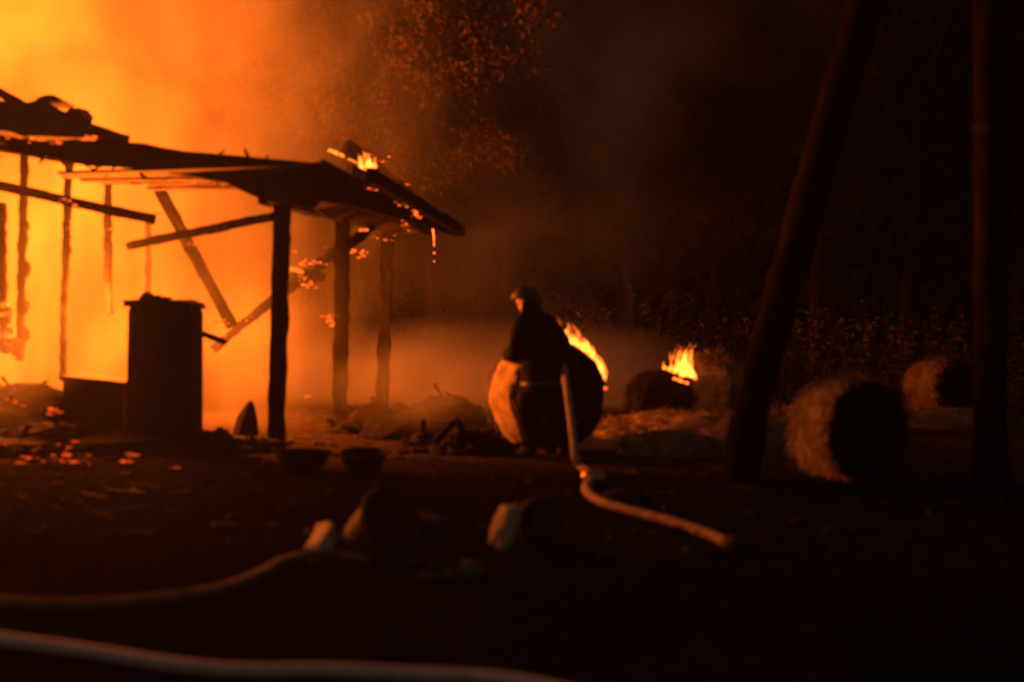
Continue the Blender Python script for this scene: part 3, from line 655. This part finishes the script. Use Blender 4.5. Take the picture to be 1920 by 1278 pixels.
for s, a, tq in (('l', 'anl', 'tol'), ('r', 'anr', 'tor')):
    A, T = Vector(J[a]), Vector(J[tq])
    chain('boot', [tuple(A + Vector((.01, 0, .2))), tuple(A + Vector((0, 0, .04))), tuple(A - Vector((.03, 0, .045))), tuple(A.lerp(T, .6) - Vector((0, 0, .025))), tuple(T - Vector((0, 0, 0)))], [(0, 1), (1, 2), (1, 3), (3, 4)], [.085, .07, .055, .055, .05], 'boots', root=1)
# gloves: palm, four fingers and a thumb curled round the hose
def glove(wr, dirv, side):
    wr = Vector(wr); d = Vector(dirv).normalized(); up = Vector((0, 0, 1)); lat = d.cross(up).normalized() * side
    vs_, es, rd = [wr, wr + d * .07], [(0, 1)], [.036, .04]
    for k in range(4):
        b = wr + d * (.085 + .004 * (k in (1, 2))) + up * (.032 - .022 * k)
        ln_ = (.034, .038, .036, .028)[k]; i0 = len(vs_)
        vs_ += [b, b + d * ln_ - lat * .012, b + d * ln_ * 1.15 - lat * (.012 + ln_), b + d * ln_ * .5 - lat * (.016 + ln_ * 1.4)]
        es += [(1, i0), (i0, i0 + 1), (i0 + 1, i0 + 2), (i0 + 2, i0 + 3)]; rd += [.0125, .012, .011, .009]
    i0 = len(vs_); vs_ += [wr + d * .03 + up * .035 - lat * .01, wr + d * .06 + up * .055 - lat * .035, wr + d * .08 + up * .05 - lat * .065]
    es += [(0, i0), (i0, i0 + 1), (i0 + 1, i0 + 2)]; rd += [.016, .014, .011]
    return skin_obj('glove', vs_, es, rd, M['boots'], person, 1, 0)
glove(J['wrl'], (.9, -.5, -.15), 1)
glove(J['wrr'], (.85, .35, -.3), -1)
# coat bands, collar
def band(k0, k1, f, r, name='reflective_band', wd=.05):
    a, b = Vector(J[k0]) if isinstance(k0, str) else Vector(k0), Vector(J[k1]) if isinstance(k1, str) else Vector(k1)
    Mx = frame(a.lerp(b, f), b - a)
    mesh_obj(name, *xf(lathe([(r, -wd / 2), (r + .006, -wd / 2), (r + .006, wd / 2), (r, wd / 2)], 28), Mx), M['band'], person, loc=Vector((0, 0, 0)))
band('elr', 'wrr', .6, .066); band('ell', 'wrl', .6, .066)
band('knl', 'anl', .55, .085); band('knr', 'anr', .55, .085)
# helmet: shell, brim, comb, neck flap
hc = Vector((.215, .03, 1.705)); HM = Matrix.Translation(hc) @ Matrix.Rotation(R(40), 4, 'Z') @ Matrix.Rotation(R(-6), 4, 'Y')
shell = [(.140 * math.cos(a) ** .8 if a < 1.57 else .004, .125 * math.sin(a)) for a in [i / 10 * math.pi / 2 for i in range(11)]]
shell[-1] = (.004, .125)
v, f = lathe(shell, 28); v = [Vector((q.x * 1.12, q.y, q.z)) for q in v]
mesh_obj('helmet', *xf((v, f), HM), M['helmet'], person, loc=Vector((0, 0, 0)))
hel = person.children[-1]
v, f = lathe([(.135, .0), (.165, -.016), (.168, -.010), (.140, .014)], 28); v = [Vector((q.x * 1.16 - .02, q.y * .97, q.z - max(0, -q.x) * .16)) for q in v]
br = mesh_obj('brim', *xf((v, f), HM), M['helmet'], hel, loc=Vector((0, 0, 0)))
cb = mesh_obj('comb', *xf(beam((-.10, 0, .085), (.07, 0, .095), .025, .07, .02, 3, 10), HM), M['helmet'], hel, loc=Vector((0, 0, 0)))
nf = []
for i in range(13):
    a = R(90 + 15 * i)
    for k in range(4): nf.append(Vector(((.140 + .028 * k) * math.cos(a), (.132 + .022 * k) * math.sin(a), -.01 - .062 * k)))
mesh_obj('neck_flap', *xf((nf, [(i * 4 + k, i * 4 + k + 1, (i + 1) * 4 + k + 1, (i + 1) * 4 + k) for i in range(12) for k in range(3)]), HM), M['jacket'], hel, loc=Vector((0, 0, 0)))

# ================================================================ hoses
PM = Matrix.Translation(FF) @ LEAN
def loc2w(p): return PM @ Vector(p)
def ground_pts(pl, r): return [Vector((p.x, p.y, gz(p.x, p.y) + r * .8)) for p in (gp(x, y) for x, y in pl)]
hose = tag(empty('fire_hose', gp(1200, 965)), 'charged canvas hose running from the person in the helmet down to the grass', 'fire hose')
hp = [loc2w((.52, .06, 1.06)), loc2w((.40, .10, 1.05)), loc2w((.24, -.12, 1.0)), loc2w((.02, -.26, .98)), pt(1062, 720, 14.55), pt(1069, 770, 14.3), pt(1075, 820, 14.0), pt(1079, 858, 13.7)]
hp += [Vector((*gp(1086, 884).xy, .07)), Vector((*gp(1112, 903).xy, .05))]
mesh_obj('hose_length', *sweep(catmull(hp, 8), .041, 12), M['hose'], hose)
h2 = ground_pts([(1112, 903), (1100, 916), (1106, 934), (1136, 951), (1190, 964), (1262, 981), (1325, 999), (1372, 1021)], .05)
mesh_obj('hose_length', *sweep(catmull(h2, 8), .045, 12, .75), M['hose'], hose)
cp = h2[0]; mesh_obj('coupling', *sweep([cp + Vector((-.09, .03, .0)), cp + Vector((-.02, .0, .01)), cp + Vector((.05, -.02, .01)), cp + Vector((.11, -.04, 0))], [.058, .066, .066, .058], 14), M['brass'], hose)
ce = h2[-1]; mesh_obj('coupling', *sweep([ce + Vector((-.04, .03, 0)), ce + Vector((.04, -.03, 0)), ce + Vector((.09, -.07, -.01))], [.056, .062, .05], 14), M['rubber'], hose)  # made-up dark fitting, ends the hose where it runs into shadow
na = loc2w((.50, .07, 1.06)); nb = loc2w((.80, -.08, 1.07))
mesh_obj('nozzle', *sweep([na, na.lerp(nb, .3), na.lerp(nb, .32), na.lerp(nb, .8), nb], [.036, .034, .026, .02, .026], 12), M['brass'], hose)
hz2 = tag(empty('fire_hose', gp(420, 1100)), 'hose curving from the pale lump of the tub towards the left edge', 'fire hose')
h3 = ground_pts([(x_, y_ + 10) for x_, y_ in [(690, 1046), (625, 1034), (580, 1038), (530, 1055), (480, 1081), (420, 1107), (350, 1123), (240, 1134), (100, 1136), (-60, 1132), (-300, 1118)]], .04)
mesh_obj('hose_length', *sweep(catmull(h3, 8), .044, 12, .7), M['hose_old'], hz2)
hz3 = tag(empty('fire_hose', gp(480, 1245)), 'broad pale hose crossing the bottom left corner of the foreground', 'fire hose')
h4 = ground_pts([(x_, y_ + 17) for x_, y_ in [(-300, 1165), (-100, 1186), (60, 1203), (200, 1222), (330, 1241), (460, 1250), (620, 1251), (760, 1256), (880, 1266), (980, 1282), (1100, 1310)]], .04)
mesh_obj('hose_length', *sweep(catmull(h4, 8), .040, 12, .75), M['hose_grey'], hz3)

# ================================================================ foreground clutter
tc_ = gp(690, 1050); tub = tag(empty('tub', tc_), 'dark open tub tipped on its side with its pale bottom towards the fire', 'tub')
r0 = .235; ax = Vector((.70, -.55, .55)).normalized(); TM = frame(tc_ + Vector((.06, .1, .16)), ax)
mesh_obj('wall', *xf(lathe([(.02, -.17), (.14, -.17), (.16, -.16), (r0 * .8, -.06), (r0 * .9, .05), (r0, .13), (r0 * .965, .13), (r0 * .87, .05), (.15, -.14), (.02, -.14)], 32), TM), M['tub'], tub)
mesh_obj('rim', *xf(lathe([(r0 * .98, .115), (r0 * 1.05, .12), (r0 * 1.08, .14), (r0 * 1.04, .16), (r0 * .97, .145)], 32), TM), M['rubber'], tub)
def pillow(c, nrm, a, b, th, seed):
    Mx = frame(c, nrm); v = []
    for q in ICO3[0]:
        k = 1 + .42 * nz(q, 1.9, seed) + .15 * nz(q, 4.5, seed + 3); sx = math.copysign(abs(q.x) ** .7, q.x); sy = math.copysign(abs(q.y) ** .7, q.y)
        v.append(Mx @ (Vector((sx * a, sy * b, q.z * th)) * k + Vector((0, 0, .012 * nz(q, 4, seed)))))
    return v, ICO3[1]
sk = tag(mesh_obj('plastic_sack', *pillow(gp(606, 1034) + Vector((0, 0, .09)), (-.74, -.45, .45), .16, .11, .06, 51), M['pale']), 'pale crumpled sack on the grass at the left end of the tipped tub', 'sack')
ta, tb, td = gp(722, 1000), gp(835, 998), gp(800, 1030)
tag(mesh_obj('tarpaulin', *slab([pt(720, 951, 9.6), pt(775, 957, 9.65), pt(838, 968, 9.7), pt(862, 1016, 9.5), pt(800, 1030, 9.3), pt(748, 1008, 9.4)], (0.1, .6, .5), .02, .03, 3), M['tarp']), 'dark folded tarpaulin slumped behind the tipped tub', 'tarpaulin')
s2 = tag(mesh_obj('paper_sack', *pillow(gp(946, 1024) + Vector((0, 0, .15)), (-.80, -.48, .32), .125, .155, .05, 61), M['pale']), 'torn pale sack propped against the small wheel', 'sack')
wc = gp(1012, 1018); whl = tag(empty('small_wheel', wc), 'small black wheel standing right of the torn pale sack', 'wheel')
WM = frame(wc + Vector((0, .02, .165)), (.35, -.93, .1))
mesh_obj('tyre', *xf(lathe([(.10, -.045), (.14, -.055), (.162, -.035), (.168, 0), (.162, .035), (.14, .055), (.10, .045), (.095, 0), (.10, -.045)], 30), WM), M['rubber'], whl)
mesh_obj('hub', *xf(lathe([(.004, .03), (.03, .03), (.05, .015), (.098, .02), (.098, -.02), (.05, -.015), (.03, -.03), (.004, -.03)], 24), WM), M['tub'], whl)
for k, (x, y, s) in enumerate(((808, 1084, .05), (838, 1082, .055), (880, 1078, .075), (772, 1053, .04), (592, 1056, .035), (812, 1056, .035), (1290, 1025, .03), (1130, 1034, .03))):
    lab = ['flat stone in front of the tub, left of two touching', 'flat stone in front of the tub, right of two touching', 'rounded stone right of the flat stones', 'thin stone chip under the rim of the tub', 'stone chip just in front of the pale crumpled sack', 'dim stone behind the flat stones', 'stone chip in the grass under the end of the held hose', 'small stone in the grass right of the small wheel'][k]
    tag(MB().add(*lump(gp(x, y) + Vector((0, 0, s * .4)), s * (1.4 if k != 2 else 1.05), s, s * (.55 if k != 2 else .9), .3, 1.5, 70 + k, ICO2)).obj('stone', M['stone']), lab, 'stone', 'stones in the grass')
tag(MB().add(*lump(gp(1165, 938) + Vector((0, 0, .04)), .16, .12, .06, .4, 1.6, 83)).obj('turf_clod', M['ash']), 'dark clod of turf behind the bend of the held hose', 'clod')

rnd = random.Random(29); mb = MB()
for _ in range(420):
    y = rnd.uniform(9.5, 17); x = rnd.uniform(-.4, .36) * y; s_ = rnd.uniform(.012, .05); p = Vector((x, y, gz(x, y) + s_ * .2))
    if rnd.random() < .4:
        d = Vector((rnd.gauss(0, 1), rnd.gauss(0, 1), .1)).normalized() * rnd.uniform(.05, .2); mb.add(*beam(p - d, p + d, s_ * .7, s_ * .5, .3, rnd.random() * 9, 3))
    else: mb.add(*lump(p, s_ * 1.5, s_, s_ * .6, .5, 1.7, rnd.random() * 60, ICO2))
tag(mb.obj('ground_litter', M['ash'], smooth=False), 'scattered bits of burnt wood and clods on the ground', None, None, 'stuff')

# ================================================================ grass and weeds
rnd = random.Random(11); mb = MB()
for _ in range(26000):
    y = 5.0 + 8.6 * rnd.random() ** 1.2; x = rnd.uniform(-.44, .44) * y
    if nz((x, y, 0), .5, 3) < -.28: continue
    h = rnd.uniform(.025, .085); a = rnd.uniform(0, 6.28); b = Vector((x, y, gz(x, y) - .005)); s = Vector((math.cos(a), math.sin(a), 0)) * .004
    tip = b + Vector((rnd.gauss(0, .5) * h, rnd.gauss(0, .5) * h, h)); mb.add([b - s, b + s, tip], [(0, 1, 2)])
tag(mb.obj('grass', M['grass']), 'short dark grass in the foreground', None, None, 'stuff')
mb = MB()
for _ in range(1500):
    x = rnd.uniform(.5, 17); y = rnd.uniform(23.5, 30); h = rnd.uniform(.5, 1.7) * (1 + .5 * nz((x, y, 0), .5, 8))
    b = Vector((x, y, gz(x, y))); bend = Vector((rnd.gauss(0, .2), rnd.gauss(0, .2), 0)) * h; s = Vector((.008, 0, 0)); tip = b + Vector((0, 0, h)) + bend
    mb.add([b - s, b + s, tip], [(0, 1, 2)])
    for k in range(int(h * 9)):
        f = rnd.uniform(.15, 1); p = b.lerp(tip, f); d = Vector((rnd.gauss(0, 1), rnd.gauss(0, 1), rnd.gauss(.2, .5))).normalized() * rnd.uniform(.06, .18)
        q = d.cross(Vector((rnd.gauss(0, 1), rnd.gauss(0, 1), rnd.gauss(0, 1)))).normalized() * .025
        mb.add([p, p + d * .5 + q, p + d, p + d * .5 - q], [(0, 1, 2, 3)])
tag(mb.obj('tall_weeds', M['weed'], smooth=False), 'bank of tall weeds behind the bales', None, None, 'stuff')

# ================================================================ trees
def leaf_cloud(mb, c, r, n, rnd, size=.11):
    for _ in range(n):
        v = Vector((rnd.gauss(0, 1), rnd.gauss(0, 1), rnd.gauss(0, .8)));  v = v.normalized() * rnd.random() ** .5
        p = Vector(c) + Vector((v.x * r, v.y * r, v.z * r * .75)); d = Vector((rnd.gauss(0, 1), rnd.gauss(0, 1), rnd.gauss(-.2, .7))).normalized() * size * rnd.uniform(.6, 1.4)
        q = d.cross(Vector((rnd.gauss(0, 1), rnd.gauss(0, 1), rnd.gauss(0, 1)))).normalized() * size * .35
        mb.add([p, p + d * .5 + q, p + d, p + d * .5 - q], [(0, 1, 2, 3)])
def make_tree(h, r, crown_lo, seed, clumps=42, leaves=95, lsize=.11, spread=2.6, lm='leaf_dark', tm='bark_dark'):
    rnd = random.Random(seed); tr = MB(); cr = MB()
    tp = [Vector((.15 * math.sin(i * .9 + seed), .12 * math.cos(i * .7 + seed), h * i / 9 - (.15 if i == 0 else 0))) for i in range(10)]
    tr.add(*sweep(tp, [r * (1.25 if i == 0 else 1 - .085 * i) for i in range(10)], 10, 1, True, .12, seed))
    for k in range(11):
        f = rnd.uniform(crown_lo / h, .95); b = tp[min(8, int(f * 9))].lerp(tp[min(9, int(f * 9) + 1)], f * 9 % 1); a = rnd.uniform(0, 6.28); ln = spread * rnd.uniform(.5, 1) * (1.15 - .5 * f)
        e = b + Vector((math.cos(a) * ln, math.sin(a) * ln, ln * rnd.uniform(.1, .7))); mid = b.lerp(e, .5) + Vector((0, 0, -.1 * ln + rnd.uniform(0, .25)))
        tr.add(*sweep(catmull([b, mid, e], 4), [r * .4 * (1 - .1 * i) for i in range(9)], 6))
        for j in range(clumps // 11): leaf_cloud(cr, b.lerp(e, rnd.uniform(.45, 1.1)) + Vector((rnd.gauss(0, .3), rnd.gauss(0, .3), rnd.gauss(.1, .3))), rnd.uniform(.35, .75), leaves, rnd, lsize)
    root = empty('tree', (0, 0, 0))
    mesh_obj('trunk', tr.v, tr.f, M[tm], root, loc=Vector((0, 0, 0))); mesh_obj('crown', cr.v, cr.f, M[lm], root, loc=Vector((0, 0, 0)), smooth=False)
    return root
def copy_tree(o):
    c = o.copy(); COL.objects.link(c)
    for ch in o.children:
        d = ch.copy(); COL.objects.link(d); d.parent = c; d.matrix_parent_inverse = ch.matrix_parent_inverse.copy()
    return c
protos = [make_tree(10.5, .17, 3.0, 3, 132, 130, .13, 3.0, 'leaf'), make_tree(12.5, .2, 3.2, 8, 55, 90), make_tree(9, .13, 3.0, 15, 44, 90)]
spots = [(-2.9, 24.2, 0, .2, 1.0, 'leafy tree with fire-lit crown rising directly behind the right end of the shed roof'),
         (-1.6, 25.9, 0, 2.4, .82, 'leafy tree with a dim crown over the low roof tip'),
         (-.2, 29.5, 1, 1.5, 1.0, 'tall dim tree in the smoke above the helmet'),
         (-4.6, 29.0, 1, 2.7, 1.05, 'tree half hidden in the glowing smoke above the middle of the roof'),
         (2.6, 32, 2, .9, 1.1, 'dim tree in the woods above the burning bale'),
         (4.9, 34, 1, 3.6, 1.0, 'dim tree in the woods above the tall ragged flame'),
         (6.3, 29, 2, 5.1, 1.0, 'thin dim trunk seen right behind the leaning trunk'),
         (9.2, 33, 2, 4.2, 1.2, 'dark tree above the near round bale'),
         (12.0, 34, 1, 2.2, 1.0, 'dark tree above the far round bale')]
used = set()
for (x, y, k, rz, s, lab) in spots:
    if k in used: o = copy_tree(protos[k])
    else: o = protos[k]; used.add(k)
    o.location = (x, y, gz(x, y)); o.rotation_euler = (0, 0, rz); o.scale = (s, s, s)
    tag(o, lab, 'tree', 'trees in the dark woods')
# bush line at the far side of the field
rnd = random.Random(21)
for k, (x, y, w_, h_, lab) in enumerate(((-4.6, 40, 3.2, 2.0, 'dark bush behind the second and third post of the shed'), (-1.4, 42, 3.4, 2.3, 'dark rounded bush in the smoke left of the helmet'), (1.6, 41, 2.6, 1.7, 'low bush behind the person in the helmet'))):
    mb = MB(); st = MB()
    for _ in range(34):
        c = Vector((x + rnd.gauss(0, w_ * .4), y + rnd.gauss(0, .7), abs(rnd.gauss(h_ * .45, h_ * .28)))); leaf_cloud(mb, c, .55, 70, rnd, .16)
    for j in range(7): st.add(*sweep([(x + rnd.gauss(0, .3), y, -.1), (x + rnd.gauss(0, 1), y + rnd.gauss(0, .4), h_ * .8)], [.04, .012], 6))
    root = tag(empty('bush', (x, y, 0)), lab, 'bush', 'bushes across the field')
    mb.obj('foliage', M['leaf'], root, smooth=False); st.obj('stem', M['bark'], root)
rnd = random.Random(77); mb = MB()
for _ in range(44000):
    x = rnd.uniform(-34, 42); y = rnd.uniform(48, 58); z = 17 * rnd.random() ** .9 * (1 + .25 * nz((x, 0, 0), .25, 3))
    d = Vector((rnd.gauss(0, 1), rnd.gauss(0, .6), rnd.gauss(0, .8))).normalized() * rnd.uniform(.4, .9); q = d.cross(Vector((0, 1, .3))).normalized() * .34
    p = Vector((x, y, z)); mb.add([p, p + d * .5 + q, p + d, p + d * .5 - q], [(0, 1, 2, 3)])
hx = [-62 + 4 * i + .01 for i in range(32)]; screen_pts = [(max(-61, min(61, x)), y, z + 2.2 * nz((x, y, 0), .06, 4) * (z > 1)) for (y, z) in ((60.5, -.6), (62, 5), (65, 12), (69, 18), (74, 20)) for x in hx]
tag(mesh_obj('sky_screen', screen_pts, [(j * 32 + i, j * 32 + i + 1, (j + 1) * 32 + i + 1, (j + 1) * 32 + i) for j in range(4) for i in range(31)], M['leaf_dark']), 'dark slope added behind the woods to shut out the sky', None, None, 'structure')  # added sheet, blocks the bright sky between the leaves
tag(mb.obj('far_woods', M['leaf_dark'], smooth=False), 'black mass of woods beyond the field', None, None, 'stuff')
# leaning trunk, centre right
lt = tag(empty('leaning_tree', gp(1388, 905)), 'thick leaning trunk between the tall flame and the near round bale', 'tree')
b0 = gp(1388, 905); lp = [b0 - Vector((.03, 0, .15)), pt(1392, 860, b0.y), pt(1420, 720, b0.y), pt(1463, 560, b0.y), pt(1520, 360, b0.y + .1), pt(1585, 140, b0.y + .2), pt(1632, -20, b0.y + .3), pt(1720, -300, b0.y + .6), pt(1790, -560, b0.y + 1)]
lr = [.22, .185, .165, .165, .17, .175, .17, .14, .09]
lc = catmull(lp, 6); lrad = [lr[min(8, i // 6)] + (lr[min(8, i // 6 + 1)] - lr[min(8, i // 6)]) * (i % 6) / 6 for i in range(len(lc))]
mesh_obj('trunk', *sweep(lc, lrad, 16, 1, True, .10, 4), M['bark_night'], lt)
top = lp[-1]; crm = MB(); lim = MB(); rnd = random.Random(5)
for k in range(6):
    a = rnd.uniform(0, 6.28); e = top + Vector((math.cos(a) * 1.8, math.sin(a) * 1.8, rnd.uniform(.4, 1.8)))
    vs1 = sweep([top - Vector((.2, .1, .5)), top.lerp(e, .5), e], [.06, .04, .015], 6); lim.add(*vs1)
    for j in range(4): leaf_cloud(crm, top.lerp(e, rnd.uniform(.6, 1.1)), .6, 70, rnd)
lim.obj('limbs', M['bark'], lt); crm.obj('crown', M['leaf'], lt, smooth=False)
# straight trunk, right edge
st_b = gp(1858, 905); stt = tag(empty('straight_tree', st_b), 'straight upright trunk near the right edge of the picture', 'tree')
sp_ = [Vector((st_b.x, st_b.y, -.15)), pt(1857, 860, st_b.y), pt(1857, 600, st_b.y), pt(1857, 300, st_b.y), pt(1856, 0, st_b.y), pt(1856, -300, st_b.y), pt(1855, -700, st_b.y)]
sr = [.2, .165, .158, .152, .147, .13, .09]
sc_ = catmull(sp_, 6); srad = [sr[min(6, i // 6)] + (sr[min(6, i // 6 + 1)] - sr[min(6, i // 6)]) * (i % 6) / 6 for i in range(len(sc_))]
mesh_obj('trunk', *sweep(sc_, srad, 16, 1, True, .07, 9), M['bark_night'], stt)
mesh_obj('tie_band', *sweep([pt(1857, 253, st_b.y), pt(1857, 233, st_b.y)], .164, 18), M['bark_dark'], stt)
top = sp_[-1]; crm = MB(); lim = MB()
for k in range(6):
    a = rnd.uniform(0, 6.28); e = top + Vector((math.cos(a) * 1.8, math.sin(a) * 1.8, rnd.uniform(.4, 1.8))); lim.add(*sweep([top - Vector((0, 0, .5)), top.lerp(e, .5), e], [.06, .04, .015], 6))
    for j in range(4): leaf_cloud(crm, top.lerp(e, rnd.uniform(.6, 1.1)), .6, 70, rnd)
lim.obj('limbs', M['bark'], stt); crm.obj('crown', M['leaf'], stt, smooth=False)

bpy.context.view_layer.update()

# ================================================================ haze: thin smoke hanging in all the air
hm = bpy.data.materials.new('thin_haze'); t = nt(hm)
pv = t.nodes.new('ShaderNodeVolumePrincipled'); pv.inputs['Color'].default_value = (.8, .8, .8, 1); pv.inputs['Density'].default_value = .0007; pv.inputs['Anisotropy'].default_value = .6
oo = t.nodes.new('ShaderNodeOutputMaterial'); t.links.new(pv.outputs[0], oo.inputs['Volume'])
hv = [(x, y, z) for x in (-62, 62) for y in (-22, 77) for z in (-1.2, 25)]
tag(mesh_obj('haze', hv, [(0, 1, 3, 2), (4, 6, 7, 5), (0, 4, 5, 1), (2, 3, 7, 6), (0, 2, 6, 4), (1, 5, 7, 3)], hm, smooth=False), 'thin smoky haze hanging in the night air', None, None, 'stuff')
bpy.context.view_layer.update()
